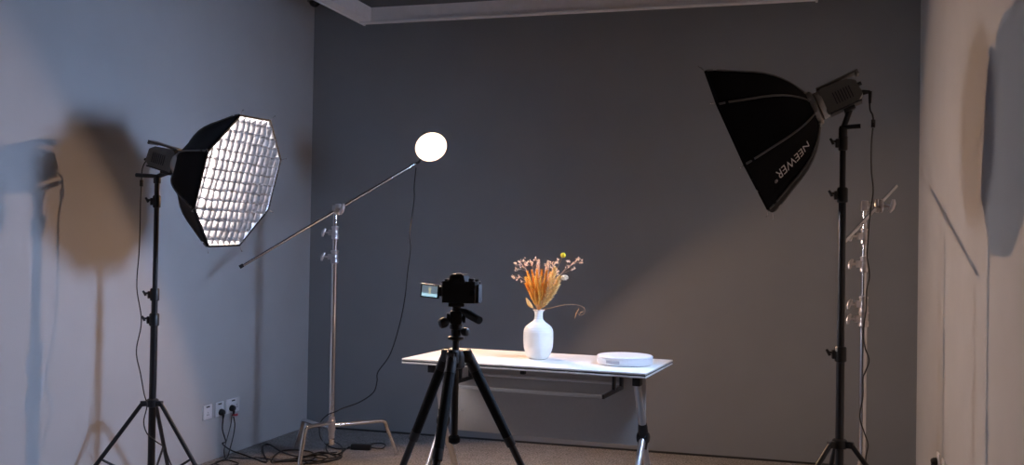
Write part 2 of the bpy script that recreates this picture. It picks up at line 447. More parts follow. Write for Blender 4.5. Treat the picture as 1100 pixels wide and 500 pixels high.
ZHL = (-3.0602, 4.1930, 0.5040)[2]
light_stand('black tripod light stand beside the left wall, holding the grid softbox', PLX, 4.193, PTL.z, ZHL, feet(PLX, 4.193, 0.40, (-62, 72, 185)),
            [(-3.0687, 4.1930, 1.4947)[2], (-3.0734, 4.1930, 1.0371)[2], (-3.0703, 4.1930, 0.9139)[2]], -CAM_R - V((0, 0.3, 0)))

# right softbox, lamp and stand
CR = V((-0.276, 4.246, 1.746)); NR = (-CAM_R * 0.86 - CAM_U * 0.40 + CAM_W * 0.29).normalized(); RR = 0.336
DR = 0.325
e1r = V((-NR.y, NR.x, 0)).normalized()
rootR, ptR, angR, shellR = softbox('black octagonal softbox turned sideways on the stand by the right wall', CR, NR, RR, DR, math.radians(22.5), KEY_SOFT, 0.030)
START_R = CR - NR * (DR + 0.0203)
PRX = (0.1362, 4.2460, 1.3773)[0]; PRT = V((PRX, 4.246, (0.1336, 4.2460, 1.7702)[2]))
headR, atR, _, sdR, upR, bkR = lamp_head('grey box lamp behind the sideways softbox near the right wall', START_R, -NR, 0.105, PRT, 0.17)
hm = MB(); hp = V(PRT) + V((0.0, 0, 0.034)); hm.tube([hp + V((-0.015, -0.01, 0)), hp + V((0.02, -0.012, 0)), hp + V((0.066, -0.02, 0.002))], [0.005, 0.009, 0.0095], 12); hm.build('tilt_handle', BLACKP, bkR)
light_stand('black tripod light stand beside the right wall, holding the sideways softbox', PRX, 4.246, PRT.z, (0.1438, 4.2460, 0.5239)[2], feet(PRX, 4.246, 0.46, (-65, 55, 175)),
            [(0.1339, 4.2460, 1.7437)[2], (0.1327, 4.2460, 1.5320)[2], (0.1398, 4.2460, 0.8878)[2]], CAM_R * -1)

# printed name on the lower near panel of the right softbox
def panel_logo(k, text, A0, A1, V0, V1):
    cu = bpy.data.curves.new('logo', 'FONT'); cu.body = text; cu.size = 1.0; cu.align_x = 'LEFT'
    to = bpy.data.objects.new('logo', cu); C.objects.link(to)
    me = bpy.data.meshes.new_from_object(to.evaluated_get(bpy.context.evaluated_depsgraph_get()))
    bpy.data.objects.remove(to)
    bm = bmesh.new(); bm.from_mesh(me)
    bmesh.ops.triangulate(bm, faces=list(bm.faces))
    xs = [v.co.x for v in bm.verts]; x0, x1 = min(xs), max(xs)
    y1 = max(v.co.y for v in bm.verts)
    prof = PROFILE
    def surf(s, v):
        a0 = s
        for i in range(len(prof) - 1):
            if prof[i][0] <= a0 <= prof[i + 1][0]:
                t = (a0 - prof[i][0]) / (prof[i + 1][0] - prof[i][0]); r = prof[i][1] + (prof[i + 1][1] - prof[i][1]) * t; break
        p = ptR(a0, r, angR[k]) * (1 - v) + ptR(a0, r, angR[(k + 1) % 8]) * v
        mid = angR[k] - PI / 8
        p -= (ptR(0, 1, mid) - CR).normalized() * (0.018 * RR * 4 * v * (1 - v) * math.sin(PI * min(a0 * 1.1, 1)))
        return p + (ptR(0, 1, mid) - CR).normalized() * 0.0028
    for v in bm.verts:
        tx = (v.co.x - x0) / (x1 - x0); ty = v.co.y / y1
        v.co = surf(A0 + (A1 - A0) * tx, V0 + (V1 - V0) * ty) - rootR.location
    m2 = bpy.data.meshes.new('logo_lettering'); bm.to_mesh(m2); bm.free(); m2.materials.append(LOGOM)
    o = bpy.data.objects.new('logo_lettering', m2); C.objects.link(o); o.parent = rootR
    o['label'] = 'pale printed lettering'
panel_logo(1, 'NEEWER', 0.77, 0.28, 0.53, 0.72)
panel_logo(1, '\u00ae', 0.265, 0.225, 0.66, 0.72)

# ------------------------------------------------------------------ boom stands with steel columns
def turtle_leg(col, foot, z0, parent):
    col, foot = V(col), V(foot); d = (foot - col); d.z = 0
    k = col + d * 0.80; path = [V((col.x, col.y, z0)) + d.normalized() * 0.015, V((k.x, k.y, z0 + 0.004)) - d.normalized() * 0.03, V((k.x, k.y, z0 - 0.004)) + d.normalized() * 0.002,
                                V((k.x, k.y, z0 - 0.04)) + d.normalized() * 0.016, V((foot.x, foot.y, 0.012))]
    lm = MB(); P = [path[0]] + spline(path[1:4], 5) + [path[4]]
    lm.tube(P, 0.0125, 14); lg = lm.build('leg', CHROME, parent)
    cm = MB(); e = path[4]; dd = (path[4] - path[3]).normalized(); cm.tube([e - dd * 0.02, e + V((0, 0, -0.010))], 0.0132, 12); cm.build('foot_cap', CHROME, lg)

def knob_t(mb, p, d, up, size=1.0):
    """cast T handle sticking out along d"""
    p, d, up = V(p), V(d).normalized(), V(up).normalized()
    mb.tube([p, p + d * 0.03 * size], 0.006 * size, 10)
    mb.tube([p + d * 0.03 * size - up * 0.026 * size, p + d * 0.034 * size - up * 0.01 * size, p + d * 0.034 * size + up * 0.01 * size, p + d * 0.03 * size + up * 0.026 * size], [0.006 * size, 0.0105 * size, 0.0105 * size, 0.006 * size], 10)

def boom_stand(label, x, y, top, feet3, leg_z, collars, boom, grip_at, grip_side, knob_side):
    root = thing('boom_stand', label, 'boom stand', (x, y, 0))
    zc = sorted(collars); zz = [0.10] + zc + [top]; rs = [0.0175, 0.0150, 0.0125, 0.0105]
    for i in range(len(zz) - 1):
        MB().tube([(x, y, zz[i]), (x, y, zz[i + 1] + 0.005)], rs[min(i, 3)], 20).build('column_section', CHROME, root)
    bs = MB(); bs.lathe([(0.010, 0.10), (0.013, 0.106), (0.013, 0.135), (0.019, 0.14), (0.019, 0.262), (0.017, 0.27)], (x, y, 0), (0, 0, 1), 20)
    for z0 in leg_z: bs.lathe([(0.019, -0.016), (0.0225, -0.012), (0.0225, 0.012), (0.019, 0.016)], (x, y, z0), (0, 0, 1), 20)
    base = bs.build('base_casting', CAST, root)
    for ft, z0 in zip(feet3, leg_z): turtle_leg((x, y, 0), ft, z0, root)
    kd = V(knob_side).normalized()
    for i, z in enumerate(zc):
        rr = rs[min(i, 3)]
        cm = MB(); cm.lathe([(rr + 0.002, -0.04), (rr + 0.007, -0.036), (rr + 0.007, -0.012), (rr + 0.004, -0.008), (rr + 0.004, 0.024), (rr + 0.007, 0.028), (rr + 0.007, 0.036), (rr - 0.001, 0.04)], (x, y, z), (0, 0, 1), 20)
        cm.box(V((x, y, z)) + kd * (rr + 0.012), (0.026, 0.022, 0.034), to_rot(kd, (0, 0, 1)), 0.003)
        cl = cm.build('collar', CAST, root)
        km = MB(); knob_t(km, V((x, y, z)) + kd * (rr + 0.022), kd, V((0, 0, 1)) + V((0.3, 0.2, 0))); km.build('knob', CAST, cl)
    a, b = V(boom[0]), V(boom[1])
    d = (b - a).normalized()
    bm_ = MB(); bm_.tube([a, b], 0.0098, 14); arm = bm_.build('boom_arm', CHROME, root)
    ec = MB(); ec.tube([a - d * 0.004, a + d * 0.02], 0.0112, 12); ec.build('end_cap', BLACKP, arm)
    gp = V(grip_at); gs = V(grip_side).normalized()
    gm = MB(); gm.lathe([(0.030, -0.012), (0.034, -0.008), (0.034, 0.004), (0.030, 0.008)], gp, gs, 24); gm.lathe([(0.028, 0.012), (0.033, 0.014), (0.033, 0.022), (0.02, 0.027)], gp, gs, 24)
    gm.tube([gp - gs * 0.03, gp + gs * 0.03], 0.009, 12)
    gm.box(V((x, y, gp.z)) , (0.034, 0.034, 0.05), None, 0.004)
    gm.tube([V((x, y, gp.z)), gp], 0.012, 12)
    gr = gm.build('grip_head', CAST, root)
    km = MB(); knob_t(km, gp + gs * 0.026, gs, V((0.3, 0, 1)), 1.25); km.build('knob', CAST, gr)
    return root

BX = (-2.7012, 5.4000, 1.0869)[0]; BY = 5.40
BOOM = ((-3.1304, 5.0600, 1.1552), (-2.3047, 5.6700, 1.7964))
ga, gb = V(BOOM[0]), V(BOOM[1]); gt = 0.543
GP = ga.lerp(gb, gt)
boom_stand('chrome boom stand in the back left corner, its arm reaching up to the round lamp', BX, BY, GP.z + 0.01,
           [(-2.41, 5.71, 0), (-2.768, 5.13, 0), (-3.06, 5.63, 0)], (0.215, 0.232, 0.195),
           [(-2.7020, 5.4000, 1.3648)[2], (-2.6990, 5.4000, 1.2203)[2]], BOOM, ga.lerp(gb, 0.543), CAM_R * 0.8 - V((0, 1, 0)) * 0.9, -CAM_R)

# round lamp at the end of the boom
LB = V((-2.1381, 5.5000, 1.8799)); LN = V((0.4953, -0.6973, -0.5182)).normalized()
lr = thing('round_lamp', 'round glowing lamp at the tip of the chrome boom arm', 'lamp', LB)
bw = MB(); bw.lathe([(0.094, 0.0), (0.094, 0.002), (0.0185, -0.021), (0.0185, -0.022)], LB, LN, 40, caps=False); bw.build('reflector', mat('reflector_white', (0.9, 0.88, 0.84), 0.4), lr, solid=0.0012)
cb = MB(); cb.lathe([(0.018, -0.0225), (0.018, -0.0215)], LB, LN, 32); cb.build('light_chip', emit('chip_glow', SPOT[1], SPOT[0]), lr)
hs = MB(); hs.lathe([(0.0955, 0.001), (0.0955, -0.002), (0.06, -0.024), (0.046, -0.034), (0.046, -0.12), (0.042, -0.127), (0.0005, -0.127)], LB, LN, 40, caps=False); hs.build('housing', BLACKP, lr)
br = MB(); tip = gb; bc = LB - LN * 0.08
br.tube([tip - (gb - ga).normalized() * 0.004, tip + (gb - ga).normalized() * 0.03, bc - CAM_R * 0.02 - V((0, 0, 0.075)), bc - V((0, 0, 0.05))], 0.009, 10, smooth_path=4); br.build('mount_bracket', BLACKM, lr)

# second boom stand beside the right wall
B2Y = 5.22; B2X = (0.2728, 5.2200, 1.1659)[0]
B2 = ((0.1442, 4.4200, 1.3334), (0.4582, 5.7380, 1.6576))
c2a, c2b = V(B2[0]), V(B2[1])
boom_stand('chrome boom stand with a short arm, behind the right light stand', B2X, B2Y, (0.2731, 5.2200, 1.5392)[2],
           [(B2X + 0.27, B2Y - 0.30, 0), (B2X - 0.36, B2Y - 0.15, 0), (B2X + 0.05, B2Y + 0.40, 0)], (0.235, 0.215, 0.195),
           [(0.2705, 5.2200, 0.9679)[2], (0.2698, 5.2200, 1.0415)[2], (0.2720, 5.2200, 1.2395)[2], (0.2705, 5.2200, 1.3778)[2]], B2, c2a.lerp(c2b, 0.60), V((1, -0.15, 0)), -CAM_R)
# ------------------------------------------------------------------ folding table
TC = V((-1.2405, 4.685, 0)); TR = math.atan2(-0.0732, 0.9973)
tab = thing('folding_table', 'white rectangular folding table with silver legs carrying the vase', 'table', TC, TR)
TW, TD, TH = 1.19, 0.588, 0.753
MB().box((0, 0, TH - 0.0045), (TW, TD, 0.009), None, 0.0015).build('tabletop', WHITEL, tab, local=True)
o = MB().box((0, 0, TH - 0.012), (TW - 0.004, TD - 0.004, 0.0062)).build('edge_strip', DARKP, tab, local=True); o['label'] = 'dark strip round the edge'
MB().box((0, 0, TH - 0.019), (TW, TD, 0.0082), None, 0.0015).build('lower_board', WHITEL, tab, local=True)
UZ = TH - 0.0231
for s in (-1, 1):
    cp = MB(); cp.box((TW / 2 - 0.045 if s > 0 else -TW / 2 + 0.15, -TD / 2 + 0.035, UZ - 0.019), (0.036, 0.05, 0.038), None, 0.004); cp.build('corner_stop', BLACKP, tab, local=True)
lt = MB(); lt.box((0.0, -TD / 2 + 0.07, UZ - 0.012), (0.022, 0.03, 0.024), None, 0.003); lt.build('latch', BLACKP, tab, local=True)
rl = MB(); rl.box((0.0, -0.235, 0.628), (0.76, 0.018, 0.016), None, 0.005); rl.build('tray_rail', WHITEM, tab, local=True)
rl = MB(); rl.tube([(-0.388, 0.09, 0.648), (0.388, 0.09, 0.648)], 0.008, 12); rl.build('tray_rail', WHITEM, tab, local=True)
for s in (-1, 1):
    bk = MB(); x = s * 0.392
    bk.box((x, -0.03, 0.630), (0.010, 0.44, 0.020), None, 0.002)
    for yy in (-0.06, 0.075): bk.box((x, yy, (UZ + 0.634) / 2), (0.012, 0.034, UZ - 0.634), None, 0.002)
    bk.build('tray_bracket', BLACKM, tab, local=True)
mp = MB(); mp.box((0.015, 0.10, 0.532), (0.985, 0.006, 0.352), None, 0.002)
pn = mp.build('modesty_panel', PANELM, tab, local=True)
for s in (-1, 1):
    for z in (0.46, 0.64):
        sc_ = MB(); sc_.lathe([(0.007, 0), (0.007, 0.003), (0.003, 0.005)], (0.015 + s * 0.465, 0.097, z), (0, -1, 0), 12); sc_.build('screw', SILVERT, pn, local=True)
for s in (-1, 1):
    x = s * 0.515
    up = MB(); up.tube([(x - s * 0.012, -0.10, UZ), (x, 0.02, 0.44)], 0.0175, 16); up.box((x - s * 0.012, -0.09, UZ - 0.012), (0.04, 0.10, 0.024), None, 0.004); u_ = up.build('upright', SILVERT, tab, local=True)
    jm = MB(); jm.lathe([(0.014, -0.03), (0.024, -0.026), (0.024, 0.026), (0.014, 0.03)], (x, 0.02, 0.412), (1, 0, 0), 18); jm.tube([(x, 0.005, 0.478), (x, 0.022, 0.415), (x, 0.01, 0.358)], [0.021, 0.026, 0.020], 14); jm.build('joint_cover', BLACKP, u_, local=True)
    for yy in (-0.27, 0.25):
        lg = MB(); lg.tube([(x, 0.015, 0.41), (x, yy, 0.062)], 0.016, 16); l_ = lg.build('leg', SILVERT, tab, local=True)
        cs = MB(); cs.lathe([(0.024, -0.011), (0.028, -0.007), (0.028, 0.007), (0.024, 0.011)], (x, yy, 0.0285), (1, 0, 0), 20); cs.tube([(x, yy, 0.075), (x, yy, 0.05)], 0.012, 10); cs.box((x, yy, 0.056), (0.032, 0.03, 0.008)); cs.build('caster', BLACKP, l_, local=True)

def tpt(x, y, z=TH):
    return V((TC.x + x * math.cos(TR) - y * math.sin(TR), TC.y + x * math.sin(TR) + y * math.cos(TR), z))

# vase
VL = V((-1.253, 4.711, TH + 0.0004))
prof = [(0.0, 0.002), (0.040, 0.0), (0.0455, 0.003), (0.053, 0.011), (0.060, 0.023), (0.066, 0.038), (0.0705, 0.055), (0.0725, 0.075), (0.0730, 0.105), (0.0725, 0.130), (0.0700, 0.142), (0.0640, 0.154), (0.0520, 0.165), (0.0390, 0.174), (0.0280, 0.182), (0.0215, 0.192), (0.0195, 0.204), (0.0195, 0.219), (0.0220, 0.229), (0.0285, 0.2355), (0.0305, 0.2375), (0.0280, 0.2375), (0.0205, 0.229), (0.0175, 0.216), (0.0175, 0.205), (0.022, 0.19), (0.05, 0.160), (0.066, 0.135), (0.067, 0.11), (0.06, 0.04), (0.04, 0.012), (0.0, 0.01)]
dense = []
for i in range(len(prof) - 1):
    k = 9 if i < 18 else 2
    for s in range(k):
        t = s / k; r = prof[i][0] * (1 - t) + prof[i + 1][0] * t; h = prof[i][1] * (1 - t) + prof[i + 1][1] * t
        if i < 16 and 0.012 < h < 0.225: r += 0.00022 * math.sin(h * 2 * PI / 0.0062) * (1 + 0.5 * math.sin(h * 90))
        dense.append((max(r, 0.0004), h))
dense.append((0.0004, 0.01))
vs = MB(); vs.lathe(dense, (0, 0, 0), (0, 0, 1), 56)
vo = vs.build('vase', CERAM, None, local=True, angle=70); vo.location = VL
tag(vo, 'white ribbed ceramic bottle vase on the table, holding dried flowers', 'vase')

# turntable
TT = V((-0.815, 4.655, TH + 0.0003))
tt = thing('display_turntable', 'white round display turntable lying at the right end of the table', 'turntable', TT)
MB().lathe([(0.118, 0.0), (0.127, 0.003), (0.130, 0.010), (0.130, 0.032)], (0, 0, 0), (0, 0, 1), 72).build('base', WPLAST, tt, local=True)
MB().lathe([(0.129, 0.0328), (0.1305, 0.034), (0.1305, 0.040), (0.127, 0.043), (0.0004, 0.0435)], (0, 0, 0), (0, 0, 1), 72).build('platter', WPLAST, tt, local=True)
sl = MB(); a0 = math.radians(-97)
pts = []
for k in range(9):
    a = a0 - math.radians(24) + math.radians(30) * k / 8
    pts.append((math.cos(a), math.sin(a)))
vs_, fs_ = [], []
for (cx, cy) in pts:
    for (rr, z) in ((0.1300, 0.013), (0.1312, 0.014), (0.1312, 0.025), (0.1300, 0.026)): vs_.append((cx * rr, cy * rr, z))
for i in range(8):
    for j in range(3): fs_.append((i * 4 + j, i * 4 + j + 1, i * 4 + j + 5, i * 4 + j + 4))
sl.add(vs_, fs_); sl.build('display_window', GREYP, tt, local=True)['label'] = 'grey slot in the side'

# ------------------------------------------------------------------ dried flowers
RIM = VL + V((0, 0, 0.225))
PXM = 4.9 / 1069.222                                   # metres per photo pixel at the vase
def off(dx, dy, dep=0.0):
    """a point dx, dy photo pixels right of and above the vase mouth, dep metres nearer"""
    return RIM + CAM_R * (dx * PXM) + V((0, 0, dy * PXM)) - V((CAM_W.x, CAM_W.y, 0)) * dep

def dup(root):
    r = root.copy(); C.objects.link(r)
    for ch in list(root.children):
        c2 = ch.copy(); C.objects.link(c2); c2.parent = r
    return r

def husk(mb, p, d, side, length, width):
    """one thin pointed husk or petal, slightly cupped"""
    d = V(d).normalized(); s = V(side).normalized(); nrm = d.cross(s).normalized()
    a, b, c_, e = p, p + d * length * 0.45 + s * width, p + d * length, p + d * length * 0.45 - s * width
    m_ = p + d * length * 0.5 + nrm * width * 0.45
    mb.add([a, b, c_, e, m_], [(0, 1, 4), (1, 2, 4), (2, 3, 4), (3, 0, 4)])

def spike(name, label, group, length, head, width, m_, seed):
    """a straight stem of total length with a seed head, standing along +z"""
    rnd = random.Random(seed)
    r = thing(name, label, 'dried flower', (0, 0, 0), 0, group)
    MB().tube([(0, 0, -0.03), (0, 0, length * 0.5), (0.001, 0, length - head * 0.2)], 0.0011, 6).build('stem', STRAW, r, local=True)
    hm_ = MB(); n = 90
    for k in range(n):
        t = (k + 0.5) / n; z = length - head + head * t
        w = width * math.sin(PI * min(1, 0.15 + 0.85 * t)) ** 0.7 * (1.0 if t < 0.6 else 1.1 - (t - 0.6) * 1.2)
        a = k * 2.399 + rnd.uniform(-0.3, 0.3); rr = w * rnd.uniform(0.72, 1.0)
        R = Matrix.Rotation(a, 3, 'Z') @ Matrix.Rotation(rnd.uniform(0.3, 0.8), 3, 'Y')
        husk(hm_, V((0.35 * rr * math.cos(a), 0.35 * rr * math.sin(a), z)), V((math.cos(a) * 0.5, math.sin(a) * 0.5, 1)), V((-math.sin(a), math.cos(a), rnd.uniform(-0.3, 0.3))), rnd.uniform(0.011, 0.016), rnd.uniform(0.0024, 0.0036))
    for k in range(40):
        t = rnd.random(); z = length - head + head * t; a = rnd.uniform(0, 2 * PI)
        p = V((0.6 * width * math.cos(a), 0.6 * width * math.sin(a), z)); hm_.tube([p, p + V((math.cos(a) * 0.006, math.sin(a) * 0.006, 0.014))], [0.0004, 0.0002], 3, caps=False)
    hm_.build('seed_head', m_, r, local=True)
    return r

def aim(r, target):
    d = (target - RIM).normalized(); r.location = RIM
    r.rotation_mode = 'QUATERNION'; r.rotation_quaternion = d.to_track_quat('Z', 'Y')

sp_label = 'orange dried grass spike bundled in the white vase'
grp = 'orange dried grass spikes in the vase'
protos = [spike('dried_flower', sp_label, grp, L, H, W, M_, 10 + i) for i, (L, H, W, M_) in enumerate([(0.205, 0.10, 0.0065, WHEAT), (0.18, 0.11, 0.0075, WHEAT2), (0.15, 0.09, 0.0065, WHEAT), (0.115, 0.075, 0.006, WHEAT2)])]
spots = [(-13, 44, 0.01, 0), (-8, 46, -0.02, 0), (-3, 47, 0.02, 0), (3, 46, -0.03, 0), (8, 45, 0.0, 0), (-16, 40, -0.03, 1), (-11, 38, 0.04, 1), (-5, 40, 0.05, 1), (1, 42, 0.045, 1), (6, 40, 0.03, 1),
         (-15, 34, 0.02, 2), (-9, 32, 0.05, 2), (-2, 33, 0.06, 2), (4, 34, 0.055, 2), (-12, 28, 0.045, 3), (-6, 26, 0.065, 3), (0, 26, 0.07, 3), (12, 42, -0.04, 0), (-1, 44, -0.06, 0), (-10, 36, -0.06, 1), (7, 36, -0.06, 1), (-17, 36, 0.0, 2), (-13, 40, -0.05, 1), (10, 38, 0.02, 2)]
used = set()
for dx, dy, dep, k in spots:
    r = protos[k] if k not in used else dup(protos[k]); used.add(k)
    aim(r, off(dx, dy, dep))

def plume(label, tgt, bend, length, width, m_, seed):
    rnd = random.Random(seed); t0 = RIM.copy(); t1 = V(tgt)
    r = thing('pampas_plume', label, 'dried flower', RIM)
    path = spline([t0 - V((0, 0, 0.045)), t0, t0.lerp(t1, 0.55) + V(bend), t1], 8)
    MB().tube(path, [0.0016, 0.0008], 6).build('stem', STRAW, r)
    pm = MB(); k0 = int(len(path) * 0.42)
    for i in range(620):
        t = rnd.random(); j = k0 + int(t * (len(path) - k0 - 1)); p = path[j]
        d = (path[min(j + 1, len(path) - 1)] - path[j - 1]).normalized(); a = rnd.uniform(0, 2 * PI)
        _, s, q = frame_of(d); w = width * (0.35 + math.sin(PI * min(0.98, 0.1 + t * 0.85)))
        o_ = (s * math.cos(a) + q * math.sin(a))
        e = p + o_ * w * rnd.uniform(0.6, 1.0) + d * rnd.uniform(0.012, 0.026)
        husk(pm, p, e - p, (e - p).cross(o_ + V((0.1, 0.2, rnd.uniform(-1, 1)))), (e - p).length * 1.15, 0.0021)
    pm.build('plume_head', m_, r)
plume('cream feathery plume on the right side of the bouquet, in front of the orange grass', off(16, 47, 0.05), CAM_R * 0.008, 0.2, 0.017, CREAM, 5)
plume('shorter cream plume leaning furthest right among the bouquet plumes', off(21, 37, 0.03), CAM_R * 0.010, 0.16, 0.016, CREAM, 6)
plume('rosy beige plume arching at the upper right, beside the cream plume', off(9, 53, -0.01), CAM_R * 0.004, 0.2, 0.012, PINK, 11)
plume('rosy beige plume at the top middle, left of the other rosy plume', off(-1, 54, 0.0), CAM_R * -0.006 + V((0, 0, 0.01)), 0.2, 0.012, PINK, 8)

def sprig(label, path, twigs, blossom_r, m_, seed):
    """a wiry branching sprig: main path, then twigs as (t, end point)"""
    rnd = random.Random(seed)
    r = thing('dried_sprig', label, 'dried flower', RIM)
    P = spline([V(p) for p in path], 6); sm = MB(); sm.tube([RIM - V((0, 0, 0.045))] + P, [0.0011, 0.0006], 5)
    fm = MB(); ends = [P[-1]]
    for t, e in twigs:
        b = P[int(t * (len(P) - 1))]; e = V(e); sm.tube([b, b.lerp(e, 0.5) + V((0, 0, 0.003)), e], [0.0006, 0.0004], 4); ends.append(e)
    for e in ends:
        for k in range(7):
            q = e + V((rnd.uniform(-1, 1), rnd.uniform(-1, 1), rnd.uniform(-1, 1))) * blossom_r * 1.3
            for pt_k in range(3):
                dv = V((rnd.gauss(0, 1), rnd.gauss(0, 1), rnd.gauss(0, 1) + 0.4)).normalized()
                husk(fm, q, dv, dv.cross(V((rnd.gauss(0, 1), rnd.gauss(0, 1), rnd.gauss(0, 1)))), blossom_r * rnd.uniform(1.0, 1.5), blossom_r * rnd.uniform(0.35, 0.5))
    sm.build('stem', PINK, r); fm.build('blossom', m_, r)
sprig('wiry pink sprig reaching furthest left from the vase', [RIM, off(-8, 22), off(-17, 36), off(-27, 37)], [(0.85, off(-24, 35)), (0.9, off(-28, 39)), (0.6, off(-19, 33)), (0.75, off(-22, 38, 0.02))], 0.0045, PINK, 1)
sprig('pink sprig at the upper left of the bouquet', [RIM, off(-6, 26), off(-13, 44), off(-20, 50)], [(0.85, off(-21, 54)), (0.95, off(-25, 51)), (0.75, off(-15, 52)), (0.7, off(-24, 46, 0.02)), (0.8, off(-17, 56))], 0.006, PINK, 2)
sprig('pink sprig reaching furthest up to the right of the vase', [RIM, off(10, 26), off(24, 42), off(40, 55)], [(0.7, off(30, 49)), (0.85, off(42, 57)), (0.8, off(35, 52)), (0.65, off(36, 46, 0.01)), (0.9, off(44, 54)), (0.75, off(31, 55))], 0.006, PINK, 3)
sprig('dusky pink sprig between the yellow ball and the plumes', [RIM, off(6, 26), off(12, 42), off(15, 52)], [(0.8, off(11, 52)), (0.9, off(18, 55)), (0.7, off(18, 46)), (0.85, off(8, 50, 0.02)), (0.6, off(20, 42)), (0.75, off(14, 48, 0.03))], 0.0075, PINK, 4)
sprig('dusky pink sprig at the top left of the orange grass', [RIM, off(-4, 28), off(-7, 45), off(-8, 53)], [(0.8, off(-11, 55)), (0.9, off(-5, 57)), (0.75, off(-3, 52, 0.02)), (0.85, off(-13, 50))], 0.006, PINK, 9)
# fluffy white bloom
ff = thing('fluffy_bloom', 'fluffy white bloom on the right of the bouquet below the yellow ball', 'dried flower', RIM)
ctr = off(27, 37, 0.0); MB().tube(spline([RIM - V((0, 0, 0.045)), RIM, off(12, 20, 0.02), ctr], 6), [0.0012, 0.0007], 6).build('stem', STRAW, ff)
fm = MB(); rnd = random.Random(4)
for k in range(220):
    d = V((rnd.gauss(0, 1), rnd.gauss(0, 1), rnd.gauss(0, 1))).normalized(); e = ctr + V((d.x * 0.021, d.y * 0.021, d.z * 0.015)) * rnd.uniform(0.7, 1.05)
    husk(fm, ctr.lerp(e, 0.35), e - ctr, (e - ctr).cross(V((rnd.gauss(0, 1), rnd.gauss(0, 1), rnd.gauss(0, 1)))), (e - ctr).length * 0.65, 0.0042)
fm.build('petals', FLUFF, ff)
# yellow ball flower
yb = thing('yellow_ball_flower', 'single yellow ball flower standing above the dried bouquet', 'dried flower', RIM)
ctr = off(25, 61, 0.0); MB().tube(spline([RIM - V((0, 0, 0.045)), RIM, off(13, 32), ctr], 8), [0.0012, 0.0008], 6).build('stem', STRAW, yb)
fm = MB(); fm.ball(ctr, 0.0115, 14, 10)
for k in range(160):
    z = 1 - 2 * (k + 0.5) / 160; a = k * 2.399; q = math.sqrt(1 - z * z); fm.ball(ctr + V((q * math.cos(a), q * math.sin(a), z)) * 0.0118, 0.0013, 5, 4)
fm.build('flower_head', YELLOW, yb)
# curled tendril to the right
td = thing('curled_tendril', 'thin curled tendril drooping to the right of the vase mouth', 'dried flower', RIM)
P = spline([RIM - V((0, 0, 0.05)), RIM + V((0.012, 0, 0.006)), off(14, 5), off(28, 8), off(40, 8), off(48, 5), off(48.5, -1), off(44, -3), off(41, 1), off(43, 5)], 8)
MB().tube(P, [0.0010, 0.0005], 5).build('stem', STRAW, td)
sm = MB(); sm.tube([off(43, 4), off(40, -1), off(38.5, -7)], [0.0008, 0.0025, 0.0006], 6); sm.tube([off(48, 1), off(45, 0), off(43, -3)], [0.0006, 0.002, 0.0005], 6); sm.build('seed_pod', STRAW, td)
# small leaf low on the left
lf = thing('dried_leaf', 'small cream leaf low on the left side of the bouquet', 'dried leaf', RIM)
P = [RIM - V((0, 0, 0.05)), RIM, off(-6, 5, 0.03)]; MB().tube(P, 0.0009, 5).build('stem', STRAW, lf)
lm = MB(); ax = [off(-6, 5, 0.03), off(-9, 7.5, 0.034), off(-11.5, 11, 0.034), off(-14, 16, 0.03)]; wd = [0.001, 0.009, 0.009, 0.001]
P = spline([V(p) for p in ax], 4); vs_ = []; nn = len(P)
for i, p in enumerate(P):
    w = 0.010 * math.sin(PI * (0.05 + 0.9 * i / (nn - 1))); s = (CAM_R * 0.75 + V((0, 0, 0.65))).normalized()
    vs_ += [p - s * w, p + V((0, 0.003, 0)), p + s * w]
lm.add(vs_, [(i * 3 + j, i * 3 + j + 1, i * 3 + j + 4, i * 3 + j + 3) for i in range(nn - 1) for j in range(2)])
lm.build('blade', CREAM, lf, solid=0.0008)

